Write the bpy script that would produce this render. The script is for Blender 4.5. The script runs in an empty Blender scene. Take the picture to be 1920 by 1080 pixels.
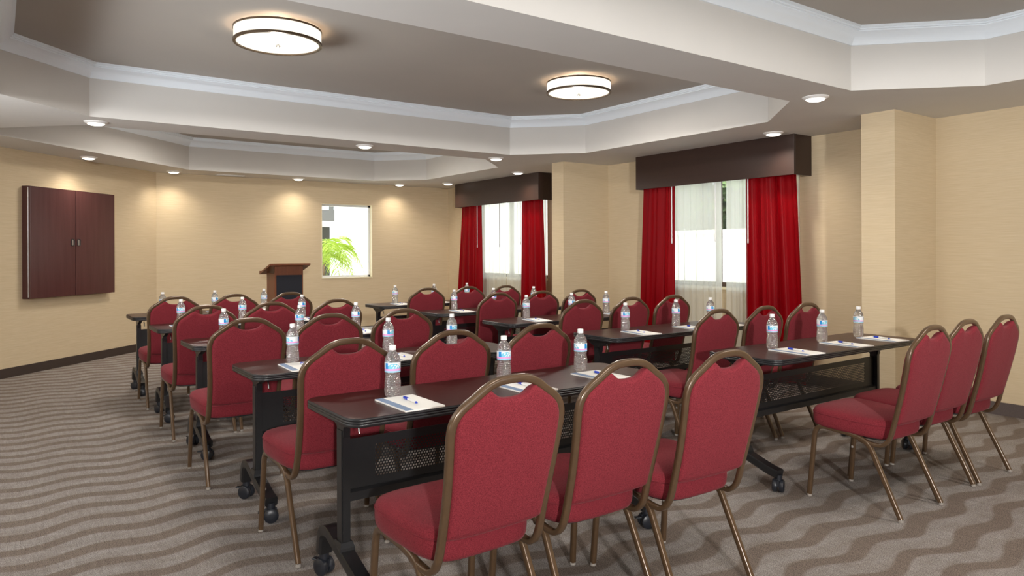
import bpy, bmesh, math, random
from math import sin, cos, pi, radians, sqrt, floor, atan2
from mathutils import Vector, Matrix
from mathutils.geometry import tessellate_polygon

random.seed(7)
scene = bpy.context.scene
COL = scene.collection

# ------------------------------------------------------------------ camera
CAM_H = 1.30
YAW = math.atan(965 / 1350.0)
cd = bpy.data.cameras.new('camera')
cd.sensor_width = 36.0
cd.lens = 36.0 * 1350.0 / 1920.0
cd.shift_y = -(540 - 471.6) / 1920.0
cd.clip_start = 0.05
cam = bpy.data.objects.new('camera', cd)
COL.objects.link(cam)
cam.matrix_world = (Matrix.Translation((0, 0, CAM_H)) @ Matrix.Rotation(-YAW, 4, 'Z')
                    @ Matrix.Rotation(radians(90), 4, 'X') @ Matrix.Rotation(radians(-0.21), 4, 'Z'))
scene.camera = cam

# ------------------------------------------------------------------ view, world, lights
vs = scene.view_settings
vs.view_transform = 'Standard'
vs.look = 'None'
vs.gamma = 1.0
vs.use_curve_mapping = False
vs.exposure = 0.13

world = bpy.data.worlds.new('sky')
scene.world = world
world.use_nodes = True
bgn = world.node_tree.nodes['Background']
bgn.inputs[0].default_value = (0.80, 0.90, 1.0, 1)
bgn.inputs[1].default_value = 2.7


def add_light(name, kind, loc, energy, color=(1, 1, 1), target=None, **kw):
    ld = bpy.data.lights.new(name, kind)
    ld.energy = energy
    ld.color = color
    for k, v in kw.items():
        setattr(ld, k, v)
    o = bpy.data.objects.new(name, ld)
    COL.objects.link(o)
    o.location = loc
    if target is not None:
        d = Vector(target) - Vector(loc)
        o.rotation_euler = d.to_track_quat('-Z', 'Y').to_euler()
    return o


add_light('sun', 'SUN', (0, 0, 20), 6.5, (1, .95, .86), target=(8, 9, 0), angle=radians(0.6))
# photographer's strobe (crisp leg shadows), behind the camera
add_light('strobe', 'AREA', (-1.5, -4.5, 2.25), 235, (1, .98, .96), target=(3.2, 5.0, .7), shape='DISK', size=.30, spread=radians(140))
# two unseen fill lights added outside the picture to brighten the ceiling
add_light('ceiling_fill', 'AREA', (2.5, -1.2, .5), 56, (.92, .96, 1.0), target=(2.9, .2, 3.1), shape='RECTANGLE', size=3.0, size_y=1.0, spread=radians(150))
add_light('ceiling_fill', 'AREA', (-2.3, 3.8, 1.2), 132, (.92, .96, 1.0), target=(.6, 4.5, 3.7), shape='RECTANGLE', size=4.4, size_y=1.4, spread=radians(108))
# drum lamps of the near and far ceiling trays (out of the picture)
for (lx, ly) in ((1.5, .6), (4.2, .6), (1.9, 8.75), (4.1, 8.75)):
    add_light('tray_lamp', 'POINT', (lx, ly, 2.64), 9 if ly < 5 else 4, (1, .94, .86), shadow_soft_size=.14)
    add_light('tray_lamp', 'AREA', (lx, ly, 2.66), 22 if ly < 5 else 26, (1, .94, .86), target=(lx, ly, 0), shape='DISK', size=.5)


# ------------------------------------------------------------------ materials
class NT:
    def __init__(self, name):
        self.m = bpy.data.materials.new(name)
        self.m.use_nodes = True
        self.t = self.m.node_tree
        self.t.nodes.clear()
        self.out = self.t.nodes.new('ShaderNodeOutputMaterial')

    def n(self, typ, **kw):
        nd = self.t.nodes.new('ShaderNode' + typ)
        for k, v in kw.items():
            setattr(nd, k, v)
        return nd

    def l(self, a, b):
        self.t.links.new(a, b)

    def setin(self, sock, v):
        if isinstance(v, bpy.types.NodeSocket):
            self.l(v, sock)
        else:
            sock.default_value = v

    def math(self, op, a, b=0.0, c=None, clamp=False):
        nd = self.n('Math', operation=op, use_clamp=clamp)
        self.setin(nd.inputs[0], a)
        self.setin(nd.inputs[1], b)
        if c is not None:
            self.setin(nd.inputs[2], c)
        return nd.outputs[0]

    def coord(self, which='Object'):
        return self.n('TexCoord').outputs[which]

    def xyz(self, v):
        s = self.n('SeparateXYZ')
        self.l(v, s.inputs[0])
        return s.outputs

    def noise(self, vec, scale, detail=2.0, rough=.5, stretch=None):
        if stretch:
            mp = self.n('Mapping')
            self.l(vec, mp.inputs[0])
            mp.inputs['Scale'].default_value = stretch
            vec = mp.outputs[0]
        nd = self.n('TexNoise')
        self.l(vec, nd.inputs['Vector'])
        nd.inputs['Scale'].default_value = scale
        nd.inputs['Detail'].default_value = detail
        nd.inputs['Roughness'].default_value = rough
        return nd.outputs['Fac']

    def ramp(self, fac, stops):
        r = self.n('ValToRGB')
        self.setin(r.inputs[0], fac)
        e = r.color_ramp.elements
        while len(e) < len(stops):
            e.new(.5)
        for i, (p, c) in enumerate(stops):
            e[i].position = p
            e[i].color = tuple(c) + (1,) if len(c) == 3 else c
        return r.outputs[0]

    def mix(self, fac, a, b):
        nd = self.n('Mix', data_type='RGBA')
        self.setin(nd.inputs[0], fac)
        self.setin(nd.inputs[6], a if isinstance(a, bpy.types.NodeSocket) else tuple(a) + (1,))
        self.setin(nd.inputs[7], b if isinstance(b, bpy.types.NodeSocket) else tuple(b) + (1,))
        return nd.outputs[2]

    def bump(self, h, strength=.2, dist=.002):
        nd = self.n('Bump')
        nd.inputs['Strength'].default_value = strength
        nd.inputs['Distance'].default_value = dist
        self.l(h, nd.inputs['Height'])
        return nd.outputs[0]

    def pbr(self, color, rough=.5, metal=0., bump=None, **kw):
        p = self.n('BsdfPrincipled')
        self.setin(p.inputs['Base Color'], color if isinstance(color, bpy.types.NodeSocket) else tuple(color) + (1,))
        self.setin(p.inputs['Roughness'], rough)
        p.inputs['Metallic'].default_value = metal
        for k, v in kw.items():
            self.setin(p.inputs[k], v)
        if bump is not None:
            self.l(bump, p.inputs['Normal'])
        return p.outputs[0]

    def mixs(self, fac, a, b):
        nd = self.n('MixShader')
        self.setin(nd.inputs[0], fac)
        self.l(a, nd.inputs[1])
        self.l(b, nd.inputs[2])
        return nd.outputs[0]

    def done(self, sh):
        self.l(sh, self.out.inputs[0])
        return self.m


def lin(*c):
    r = []
    for v in c:
        v /= 255.0
        r.append(v / 12.92 if v <= .04045 else ((v + .055) / 1.055) ** 2.4)
    return tuple(r)


M = {}


def simple(name, color, rough=.5, metal=0., **kw):
    t = NT(name)
    M[name] = t.done(t.pbr(color, rough, metal, **kw))


# wallpaper: horizontal grasscloth
t = NT('wallpaper')
co = t.coord()
st = t.noise(co, 1.0, 3, .6, (5, 5, 150))
st2 = t.noise(co, 1.0, 2, .5, (1.2, 1.2, 30))
col = t.mix(st, lin(186, 166, 133), lin(218, 201, 171))
col = t.mix(t.math('MULTIPLY', st2, .35), col, lin(206, 184, 148))
M['wallpaper'] = t.done(t.pbr(col, .75, bump=t.bump(st, .15, .002)))

# ceiling paints
t = NT('soffit_paint')
n_ = t.noise(t.coord(), 3, 2)
M['soffit_paint'] = t.done(t.pbr(t.mix(n_, lin(205, 202, 197), lin(211, 208, 203)), .8))
t = NT('tray_paint')
n_ = t.noise(t.coord(), 2, 2)
M['tray_paint'] = t.done(t.pbr(t.mix(n_, lin(166, 160, 152), lin(174, 167, 158)), .8))
simple('crown_paint', lin(232, 239, 245), .45)

# carpet: wavy brown bands on taupe
t = NT('carpet')
co = t.coord()
X, Y, Z = t.xyz(co)
w1 = t.math('MULTIPLY', t.math('SINE', t.math('MULTIPLY', X, 2 * pi / .47)), .032)
w2 = t.math('MULTIPLY', t.math('SINE', t.math('ADD', t.math('MULTIPLY', X, 2 * pi / 1.31), t.math('MULTIPLY', Y, 2.1))), .022)
nz = t.math('MULTIPLY', t.math('SUBTRACT', t.noise(co, 1.6, 2), .5), .10)
yy = t.math('ADD', t.math('ADD', Y, w1), t.math('ADD', w2, nz))
ph = t.math('FRACT', t.math('DIVIDE', yy, .197))
tri = t.math('ABSOLUTE', t.math('SUBTRACT', ph, .5))                  # 0 centre of dark band .. .5
wv = t.math('ADD', t.math('MULTIPLY', t.noise(co, 2.3, 1), .16), .13)
edge = t.math('DIVIDE', t.math('SUBTRACT', tri, wv), .035, clamp=True)
mr = t.n('MapRange')
mr.inputs['From Min'].default_value = -.5
mr.inputs['From Max'].default_value = .5
t.l(t.math('DIVIDE', t.math('SUBTRACT', tri, wv), .085), mr.inputs[0])
edge = mr.outputs[0]
streak = t.math('MULTIPLY', t.math('SUBTRACT', t.noise(co, 1.0, 3, .75, (60, 7, 1)), .25), 2.0, clamp=True)
patch = t.math('MULTIPLY', t.math('SUBTRACT', t.noise(co, 1.0, 4, .65, (5, 13, 1)), .36), 3.2, clamp=True)
light = t.mix(streak, lin(138, 132, 128), lin(168, 162, 158))
light = t.mix(t.math('MULTIPLY', patch, .6), light, lin(130, 120, 112))
dark = t.mix(streak, lin(114, 102, 94), lin(132, 120, 111))
base = t.mix(edge, dark, light)
sp = t.noise(co, 230, 2, .7)
spk = t.ramp(sp, [(.36, (.36, .34, .33)), (.47, (.88, .88, .88)), (.56, (.98, .98, .98)), (.66, (1.5, 1.48, 1.45))])
mu = t.n('Mix', data_type='RGBA', blend_type='MULTIPLY')
mu.inputs[0].default_value = 1
t.l(base, mu.inputs[6])
t.l(spk, mu.inputs[7])
M['carpet'] = t.done(t.pbr(mu.outputs[2], .95, bump=t.bump(sp, .5, .004), **{'Specular IOR Level': .1}))

# chair fabric
t = NT('red_fabric')
co = t.coord()
we = t.math('MULTIPLY', t.math('SUBTRACT', t.noise(co, 360, 1, .6), .28), 2.3, clamp=True)
big = t.noise(co, 6, 2)
vor = t.noise(co, 240, 2, .6, (1, 1, .45))
c1 = t.mix(we, lin(90, 22, 30), lin(134, 49, 57))
c1 = t.mix(t.math('MULTIPLY', vor, .4), c1, lin(120, 34, 46))
M['red_fabric'] = t.done(t.pbr(c1, .9, bump=t.bump(we, .4, .001),
                               **{'Sheen Weight': .08, 'Sheen Roughness': .4, 'Sheen Tint': (1, .7, .7, 1), 'Specular IOR Level': .2}))
simple('fabric_welt', lin(112, 24, 36), .9)

t = NT('bronze')
n_ = t.noise(t.coord(), 40, 2)
M['bronze'] = t.done(t.pbr(t.mix(n_, lin(84, 64, 46), lin(98, 76, 54)), .3, .3, **{'Coat Weight': .35, 'Coat Roughness': .15}))
simple('clear_glide', (.30, .27, .24), .25)
simple('steel', (.35, .34, .33), .3, 1.0)

t = NT('wenge')
co = t.coord()
g = t.noise(co, 1.0, 4, .65, (2.5, 60, 60))
M['wenge'] = t.done(t.pbr(t.mix(g, lin(46, 22, 18), lin(68, 38, 32)), t.math('ADD', t.math('MULTIPLY', g, .1), .30), bump=t.bump(g, .04, .001), **{'Specular IOR Level': .22}))
simple('edge_rubber', (.016, .016, .018), .28)
simple('black_steel', (.010, .010, .011), .35, **{'Coat Weight': .1})
simple('caster_plastic', (.014, .016, .022), .38)
simple('nickel', (.55, .54, .52), .3, 1.0)

# perforated steel (holes are ~5 mm, far below a dozen pixels)
t = NT('perforated_steel')
X, Y, Z = t.xyz(t.coord())
P = .0125
u = t.math('DIVIDE', X, P)
v = t.math('DIVIDE', Z, P * .866)
row = t.math('FLOOR', v)
odd = t.math('MULTIPLY', t.math('FLOORED_MODULO', row, 2.0), .5)
fu = t.math('SUBTRACT', t.math('FRACT', t.math('ADD', u, odd)), .5)
fv = t.math('MULTIPLY', t.math('SUBTRACT', t.math('FRACT', v), .5), .866)
d2 = t.math('ADD', t.math('MULTIPLY', fu, fu), t.math('MULTIPLY', fv, fv))
hole = t.math('LESS_THAN', d2, .34 ** 2)
inx = t.math('LESS_THAN', t.math('ABSOLUTE', X), .575)
inz = t.math('LESS_THAN', t.math('ABSOLUTE', t.math('SUBTRACT', Z, .487)), .066)
hole = t.math('MULTIPLY', hole, t.math('MULTIPLY', inx, inz))
tr = t.n('BsdfTransparent').outputs[0]
M['perforated_steel'] = t.done(t.mixs(hole, t.pbr((.010, .010, .011), .38), tr))

# bottle
t = NT('water_bottle_clear')
co = t.coord()
nb = t.noise(co, 1.0, 1, .5, (42, 42, 105))
g = t.n('BsdfGlass')
g.inputs['IOR'].default_value = 1.33
g.inputs['Roughness'].default_value = .02
t.l(t.bump(nb, .8, .008), g.inputs['Normal'])
gl = t.n('BsdfGlossy')
gl.inputs['Roughness'].default_value = .07
t.l(t.bump(nb, .8, .008), gl.inputs['Normal'])
tr = t.n('BsdfTransparent')
tr.inputs[0].default_value = (.97, .98, .99, 1)
a = t.mixs(.28, g.outputs[0], gl.outputs[0])
df = t.n('BsdfTranslucent')
df.inputs[0].default_value = (.95, .96, .97, 1)
a = t.mixs(.14, a, df.outputs[0])
M['water_bottle_clear'] = t.done(t.mixs(.12, a, tr.outputs[0]))
simple('white_plastic', (.86, .86, .86), .35)
t = NT('bottle_label')
X, Y, Z = t.xyz(t.coord())
ang = t.math('ARCTAN2', Y, X)
zz = t.math('DIVIDE', t.math('SUBTRACT', Z, .100), .039)         # 0..1 up the label
ph = t.math('SUBTRACT', t.math('FRACT', t.math('DIVIDE', t.math('ADD', ang, pi), pi)), .5)   # two repeats, -.5..5
arch = t.math('SUBTRACT', .92, t.math('MULTIPLY', t.math('MULTIPLY', ph, ph), 4.5))
inarch = t.math('MULTIPLY', t.math('LESS_THAN', zz, arch), t.math('LESS_THAN', t.math('ABSOLUTE', ph), .38))
blk = t.math('MULTIPLY', t.math('LESS_THAN', t.math('ABSOLUTE', t.math('ADD', ph, .31)), .07), t.math('LESS_THAN', zz, .95))
letters = t.math('GREATER_THAN', t.noise(t.coord(), 1.0, 1, .5, (190, 190, 120)), .56)
inlet = t.math('MULTIPLY', letters, t.math('MULTIPLY', t.math('LESS_THAN', t.math('ABSOLUTE', t.math('SUBTRACT', ph, .06)), .17),
                                           t.math('LESS_THAN', t.math('ABSOLUTE', t.math('SUBTRACT', zz, .6)), .2)))
c = t.mix(inarch, (.86, .90, .93), lin(120, 200, 226))
c = t.mix(blk, c, lin(20, 140, 214))
c = t.mix(inlet, c, (.88, .93, .96))
c = t.mix(t.math('LESS_THAN', zz, .36), c, lin(236, 160, 214))
c = t.mix(t.math('LESS_THAN', zz, .17), c, lin(150, 205, 228))
M['bottle_label'] = t.done(t.pbr(c, .35))
simple('paper', (.90, .88, .83), .8)
simple('pad_band', lin(118, 140, 172), .6)
simple('pad_backing', (.45, .44, .42), .8)
simple('pen_white', (.86, .86, .84), .3)
simple('pen_blue', lin(28, 62, 190), .3)
simple('pen_clear', (.75, .80, .78), .15)

# wood, curtains, windows
t = NT('mahogany')
co = t.coord()
g = t.noise(co, 1.0, 4, .6, (20, 20, 1.2))
M['mahogany'] = t.done(t.pbr(t.mix(g, lin(66, 36, 36), lin(88, 54, 53)), .24, bump=t.bump(g, .05, .001)))
t = NT('espresso')
co = t.coord()
g = t.noise(co, 1.0, 3, .6, (20, 1.5, 40))
M['espresso'] = t.done(t.pbr(t.mix(g, lin(42, 24, 18), lin(54, 34, 27)), .42))
simple('espresso_end', lin(58, 50, 47), .35)
t = NT('oak')
co = t.coord()
g = t.noise(co, 1.0, 4, .65, (30, 30, 2.0))
M['oak'] = t.done(t.pbr(t.mix(g, lin(78, 38, 20), lin(132, 76, 46)), .4))
simple('navy_cloth', (.010, .011, .018), .9)
t = NT('red_satin')
co = t.coord()
g = t.noise(co, 1.0, 3, .6, (10, 22, 1.0))
pb = t.pbr(t.mix(g, lin(106, 1, 8), lin(134, 4, 14)), .34, **{'Specular IOR Level': .12, 'Specular Tint': (1, .45, .45, 1)})
tl = t.n('BsdfTranslucent')
tl.inputs[0].default_value = lin(210, 30, 40) + (1,)
M['red_satin'] = t.done(t.mixs(.12, pb, tl.outputs[0]))
t = NT('sheer_voile')
tl = t.n('BsdfTranslucent')
tl.inputs[0].default_value = (.84, .85, .79, 1)
df = t.n('BsdfDiffuse')
df.inputs[0].default_value = (.80, .80, .74, 1)
tr = t.n('BsdfTransparent')
M['sheer_voile'] = t.done(t.mixs(.22, t.mixs(.4, tl.outputs[0], df.outputs[0]), tr.outputs[0]))
t = NT('window_glass')
tr = t.n('BsdfTransparent')
tr.inputs[0].default_value = (.96, .98, .97, 1)
gl = t.n('BsdfGlossy')
gl.inputs['Roughness'].default_value = .02
M['window_glass'] = t.done(t.mixs(.05, tr.outputs[0], gl.outputs[0]))
simple('white_aluminium', (.80, .82, .84), .35, .2)
simple('bronze_aluminium', lin(92, 74, 64), .4, .3)
simple('cream_reveal', lin(232, 220, 186), .7)
simple('dark_base', lin(58, 46, 40), .6)
t = NT('carpet_base')
sp = t.noise(t.coord(), 400, 1)
M['carpet_base'] = t.done(t.pbr(t.mix(sp, lin(66, 58, 56), lin(104, 92, 88)), .95))
simple('roof_felt', (.3, .3, .3), .9)

# lamps
def emis(name, color, strength):
    t = NT(name)
    e = t.n('Emission')
    e.inputs[0].default_value = tuple(color) + (1,)
    e.inputs[1].default_value = strength
    M[name] = t.done(e.outputs[0])


t = NT('lamp_shade')
e = t.n('Emission')
co = t.coord()
nn = t.noise(co, 1.0, 2, .5, (7, 7, 3))
t.l(t.mix(nn, (1.0, .90, .72), (1.0, .95, .84)), e.inputs[0])
e.inputs[1].default_value = 1.25
M['lamp_shade'] = t.done(e.outputs[0])
emis('downlight_lens', (1, .93, .82), 3.0)
simple('lamp_bronze', lin(92, 76, 60), .35, .6)
simple('trim_white', (.85, .84, .82), .4)

# outdoors
simple('stucco', (.92, .90, .86), .9)
simple('balcony_grey', (.13, .125, .12), .8)
simple('balcony_slab', (.75, .74, .66), .8)
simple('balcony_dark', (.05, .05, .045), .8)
simple('pavement', (.80, .77, .70), .9)
t = NT('palm_leaf')
oi = t.noise(t.coord(), 4, 2)
pb = t.pbr(t.mix(oi, (.16, .30, .03), (.50, .62, .08)), .45)
tl = t.n('BsdfTranslucent')
tl.inputs[0].default_value = (.45, .6, .06, 1)
M['palm_leaf'] = t.done(t.mixs(.35, pb, tl.outputs[0]))
t = NT('tree_leaf')
oi = t.noise(t.coord(), 3, 2)
M['tree_leaf'] = t.done(t.pbr(t.mix(oi, (.05, .10, .03), (.16, .22, .08)), .6))
simple('bark', (.14, .09, .06), .9)


# ------------------------------------------------------------------ mesh helpers
class MB:
    def __init__(self):
        self.v = []
        self.f = []
        self.mi = []

    def add(self, verts, faces, mi=0):
        o = len(self.v)
        self.v += [tuple(p) for p in verts]
        self.f += [tuple(i + o for i in f) for f in faces]
        self.mi += [mi] * len(faces)
        return self

    def box(self, a, b, mi=0):
        x0, y0, z0 = a
        x1, y1, z1 = b
        vs_ = [(x0, y0, z0), (x1, y0, z0), (x1, y1, z0), (x0, y1, z0), (x0, y0, z1), (x1, y0, z1), (x1, y1, z1), (x0, y1, z1)]
        fs = [(0, 3, 2, 1), (4, 5, 6, 7), (0, 1, 5, 4), (1, 2, 6, 5), (2, 3, 7, 6), (3, 0, 4, 7)]
        return self.add(vs_, fs, mi)

    def rings(self, rings, cap0=True, cap1=True, closed=False, mi=0):
        n = len(rings[0])
        vs_ = [p for r in rings for p in r]
        fs = []
        m = len(rings)
        for k in range(m if closed else m - 1):
            a = k * n
            b = ((k + 1) % m) * n
            for i in range(n):
                j = (i + 1) % n
                fs.append((a + i, a + j, b + j, b + i))
        if not closed:
            if cap0:
                fs.append(tuple(range(n - 1, -1, -1)))
            if cap1:
                fs.append(tuple((m - 1) * n + i for i in range(n)))
        return self.add(vs_, fs, mi)

    def lathe(self, prof, n=24, c=(0, 0, 0), mi=0):
        rings = []
        for r, z in prof:
            rings.append([(c[0] + r * cos(2 * pi * i / n), c[1] + r * sin(2 * pi * i / n), c[2] + z) for i in range(n)])
        return self.rings(rings, mi=mi)

    def sweep(self, path, sec, up=(1, 0, 0), closed=False, mi=0, caps=True):
        """path: list of Vectors; sec: 2-D outline (a along 'up'-ish side axis, b along normal)."""
        path = [Vector(p) for p in path]
        m = len(path)
        rings = []
        for k in range(m):
            if closed:
                d = path[(k + 1) % m] - path[k - 1]
            elif k == 0:
                d = path[1] - path[0]
            elif k == m - 1:
                d = path[-1] - path[-2]
            else:
                d = (path[k + 1] - path[k]).normalized() + (path[k] - path[k - 1]).normalized()
            d.normalize()
            upv = Vector(up)
            s = upv - d * upv.dot(d)
            s.normalize()
            nn_ = d.cross(s)
            rings.append([path[k] + s * a + nn_ * b for a, b in sec])
        return self.rings(rings, caps, caps, closed, mi)

    def mesh(self, name, mats, smooth=False, sharp=None):
        me = bpy.data.meshes.new(name)
        me.from_pydata(self.v, [], self.f)
        bm = bmesh.new()
        bm.from_mesh(me)
        bmesh.ops.recalc_face_normals(bm, faces=bm.faces)
        bm.to_mesh(me)
        bm.free()
        if not isinstance(mats, (list, tuple)):
            mats = [mats]
        for m_ in mats:
            me.materials.append(M[m_])
        for p, i in zip(me.polygons, self.mi):
            p.material_index = i
            p.use_smooth = smooth
        if smooth and sharp is not None:
            me.set_sharp_from_angle(angle=radians(sharp))
        return me


def obj(name, me, parent=None, loc=(0, 0, 0), rz=0.0):
    o = bpy.data.objects.new(name, me)
    COL.objects.link(o)
    o.location = loc
    o.rotation_euler = (0, 0, rz)
    if parent is not None:
        o.parent = parent
    return o


def thing(name, label, cat, loc=(0, 0, 0), rz=0.0, group=None, mesh=None):
    o = bpy.data.objects.new(name, mesh)
    COL.objects.link(o)
    o.location = loc
    o.rotation_euler = (0, 0, rz)
    o['label'] = label
    o['category'] = cat
    if group:
        o['group'] = group
    return o


def struct(name, mb, mats, label=None, smooth=False, sharp=None, parent=None):
    o = obj(name, mb.mesh(name, mats, smooth, sharp), parent)
    if parent is None:
        o['kind'] = 'structure'
        if label:
            o['label'] = label
    return o


def bbox_mesh(name, a, b, mat, bev=.003, seg=1):
    """one box with softened edges"""
    mb = MB().box(a, b)
    me = bpy.data.meshes.new(name)
    me.from_pydata(mb.v, [], mb.f)
    bm = bmesh.new()
    bm.from_mesh(me)
    bmesh.ops.bevel(bm, geom=list(bm.edges), offset=bev, segments=seg, affect='EDGES')
    bmesh.ops.recalc_face_normals(bm, faces=bm.faces)
    bm.to_mesh(me)
    bm.free()
    me.materials.append(M[mat])
    return me


def copy_tree(o, parent=None):
    c = o.copy()
    COL.objects.link(c)
    c.parent = parent
    for ch in list(o.children):
        copy_tree(ch, c)
    return c


def circ(n, ra, rb=None, power=1.0):
    rb = ra if rb is None else rb
    out = []
    for i in range(n):
        a = 2 * pi * (i + .5) / n
        c_, s_ = cos(a), sin(a)
        out.append((ra * math.copysign(abs(c_) ** power, c_), rb * math.copysign(abs(s_) ** power, s_)))
    return out


def smooth_path(pts, sub=6):
    pts = [Vector(p) for p in pts]
    out = []
    for i in range(len(pts) - 1):
        p0 = pts[max(i - 1, 0)]
        p1, p2 = pts[i], pts[i + 1]
        p3 = pts[min(i + 2, len(pts) - 1)]
        for k in range(sub):
            s = k / sub
            out.append(.5 * ((2 * p1) + (-p0 + p2) * s + (2 * p0 - 5 * p1 + 4 * p2 - p3) * s * s + (-p0 + 3 * p1 - 3 * p2 + p3) * s ** 3))
    out.append(pts[-1])
    return out


def fillet(pts, r, n=5):
    """polyline with rounded corners"""
    pts = [Vector(p) for p in pts]
    out = [pts[0]]
    for i in range(1, len(pts) - 1):
        a, b, c = pts[i - 1], pts[i], pts[i + 1]
        ra = min(r, (a - b).length * .49, (c - b).length * .49)
        p = b + (a - b).normalized() * ra
        q = b + (c - b).normalized() * ra
        for k in range(n + 1):
            s = k / n
            out.append((1 - s) ** 2 * p + 2 * s * (1 - s) * b + s * s * q)
    out.append(pts[-1])
    return out


# ------------------------------------------------------------------ room shell
ZS, ZT = 2.406, 2.83                      # soffit, tray ceiling
XR, YB = 6.42, 10.90                      # right wall, back wall
XL, YF = -3.00, -6.00
DX = 1.78                                 # where the diagonal wall meets the back wall
ROOM = [(XL, YF), (XR, YF), (XR, YB), (DX, YB), (XL, YB - (DX - XL))]

mb = MB()
mb.add([(x, y, 0) for x, y in ROOM], [tuple(range(5))])
struct('floor', mb, 'carpet', 'taupe carpet floor with wavy brown bands')

W = .16
# back wall with window opening
wx0, wx1, wz0, wz1 = 4.13, 4.985, .885, 2.065
mb = MB()
mb.box((DX - .3, YB, -.05), (wx0, YB + W, 2.9)).box((wx1, YB, -.05), (XR + W, YB + W, 2.9))
mb.box((wx0, YB, -.05), (wx1, YB + W, wz0)).box((wx0, YB, wz1), (wx1, YB + W, 2.9))
struct('wall_back', mb, 'wallpaper', 'tan grasscloth back wall with one small window')
# right wall with two window openings
WIN = [(4.12, 5.98, .88, 2.16), (8.10, 9.98, .88, 2.16)]
mb = MB()
ys = [YF - W, WIN[0][0], WIN[0][1], WIN[1][0], WIN[1][1], YB]
for i in (0, 2, 4):
    mb.box((XR, ys[i], -.05), (XR + W, ys[i + 1], 2.9))
for a, b, z0, z1 in WIN:
    mb.box((XR, a, -.05), (XR + W, b, z0)).box((XR, a, z1), (XR + W, b, 2.9))
struct('wall_right', mb, 'wallpaper', 'tan grasscloth right wall with two curtained windows')
# diagonal wall, left wall, front wall
n = Vector((-1, 1, 0)).normalized() * W
a = Vector((DX, YB, 0))
b = Vector((XL, YB - (DX - XL), 0))
mb = MB()
q = [a, b, b + n, a + n]
mb.add([(p.x, p.y, -.05) for p in q] + [(p.x, p.y, 2.9) for p in q],
       [(0, 1, 2, 3), (7, 6, 5, 4), (0, 4, 5, 1), (1, 5, 6, 2), (2, 6, 7, 3), (3, 7, 4, 0)])
struct('wall_left_diagonal', mb, 'wallpaper', 'tan grasscloth wall running diagonally behind the wall cabinet')
mb = MB().box((XL - W, YF - W, -.05), (XL, YB - (DX - XL) + .1, 2.9))
struct('wall_left', mb, 'wallpaper')
mb = MB().box((XL - W, YF - W, -.05), (XR + W, YF, 2.9))
struct('wall_front', mb, 'wallpaper')
mb = MB().box((XL - .5, YF - .5, 2.9), (XR + 1.5, YB + .35, 3.1))  # unseen slab added to seal out light, eave lengthened to shade the sheers
struct('shading_roof', mb, 'roof_felt')

# pillars standing proud of the right wall
for i, (px0, py0, py1, lb) in enumerate(((5.735, 2.85, 3.12, 'tan papered pillar nearest the right edge'),
                                         (5.67, 6.84, 7.065, 'tan papered pillar between the two curtained windows'))):
    mb = MB().box((px0, py0, 0), (XR, py1, ZS))
    struct('wall_pillar', mb, 'wallpaper', lb)

# ceiling trays
def chamfered(x0, x1, y0, y1, c):
    return [(x0 + c, y0), (x1 - c, y0), (x1, y0 + c), (x1, y1 - c), (x1 - c, y1), (x0 + c, y1), (x0, y1 - c), (x0, y0 + c)]


TRAY_A = chamfered(0.0, 5.39, 3.14, 6.72, .61)
TRAY_B = chamfered(-.6, 5.415, -1.4, 2.69, .60)
TRAY_C = [(.62, 7.19), (4.75, 7.19), (5.36, 7.80), (5.36, 9.75), (4.76, 10.33), (2.08, 10.31), (0.0, 8.23), (0.0, 7.80)]
loops = [[Vector((x, y, 0)) for x, y in ROOM]] + [[Vector((x, y, 0)) for x, y in T] for T in (TRAY_A, TRAY_B, TRAY_C)]
flat = [p for l_ in loops for p in l_]
tris = tessellate_polygon(loops)
mb = MB()
mb.add([(p.x, p.y, ZS) for p in flat], tris)
for T in (TRAY_A, TRAY_B, TRAY_C):
    k = len(T)
    mb.add([(x, y, ZS) for x, y in T] + [(x, y, ZT) for x, y in T], [(i, (i + 1) % k, (i + 1) % k + k, i + k) for i in range(k)])
struct('ceiling', mb, 'soffit_paint', 'off white dropped soffit with three octagonal recesses')
for T, lb in ((TRAY_A, 'taupe recessed ceiling panel with two drum lights'), (TRAY_B, 'taupe recessed ceiling panel at the top right corner'),
              (TRAY_C, 'taupe recessed ceiling panel nearest the back wall')):
    mb = MB()
    mb.add([(x, y, ZT) for x, y in T], [tuple(range(len(T)))])
    struct('ceiling_tray', mb, 'tray_paint', lb)


def offset_poly(T, d):
    k = len(T)
    out = []
    for i in range(k):
        p0, p1, p2 = Vector(T[i - 1]), Vector(T[i]), Vector(T[(i + 1) % k])
        e1 = (p1 - p0).normalized()
        e2 = (p2 - p1).normalized()
        n1 = Vector((-e1.y, e1.x))
        n2 = Vector((-e2.y, e2.x))
        bis = (n1 + n2).normalized()
        out.append(p1 + bis * (d / max(.2, bis.dot(n1))))
    return out


CROWN = [(0.0, 2.716), (.010, 2.716), (.014, 2.728), (.020, 2.742), (.032, 2.760), (.048, 2.776), (.064, 2.788), (.076, 2.793),
         (.076, 2.801), (.088, 2.803), (.088, 2.813), (.098, 2.814), (.098, 2.830), (0, 2.830)]
for i, (T, lb) in enumerate(((TRAY_A, 'white crown moulding round the middle ceiling recess'), (TRAY_B, 'white crown moulding at the top right ceiling recess'),
                             (TRAY_C, 'white crown moulding round the far ceiling recess'))):
    mb = MB()
    mb.rings([[(p.x, p.y, z) for p in offset_poly(T, d)] for d, z in CROWN], False, False, True)
    struct('trim_%d' % (i + 1), mb, 'crown_paint', lb, True, 28)

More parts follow.
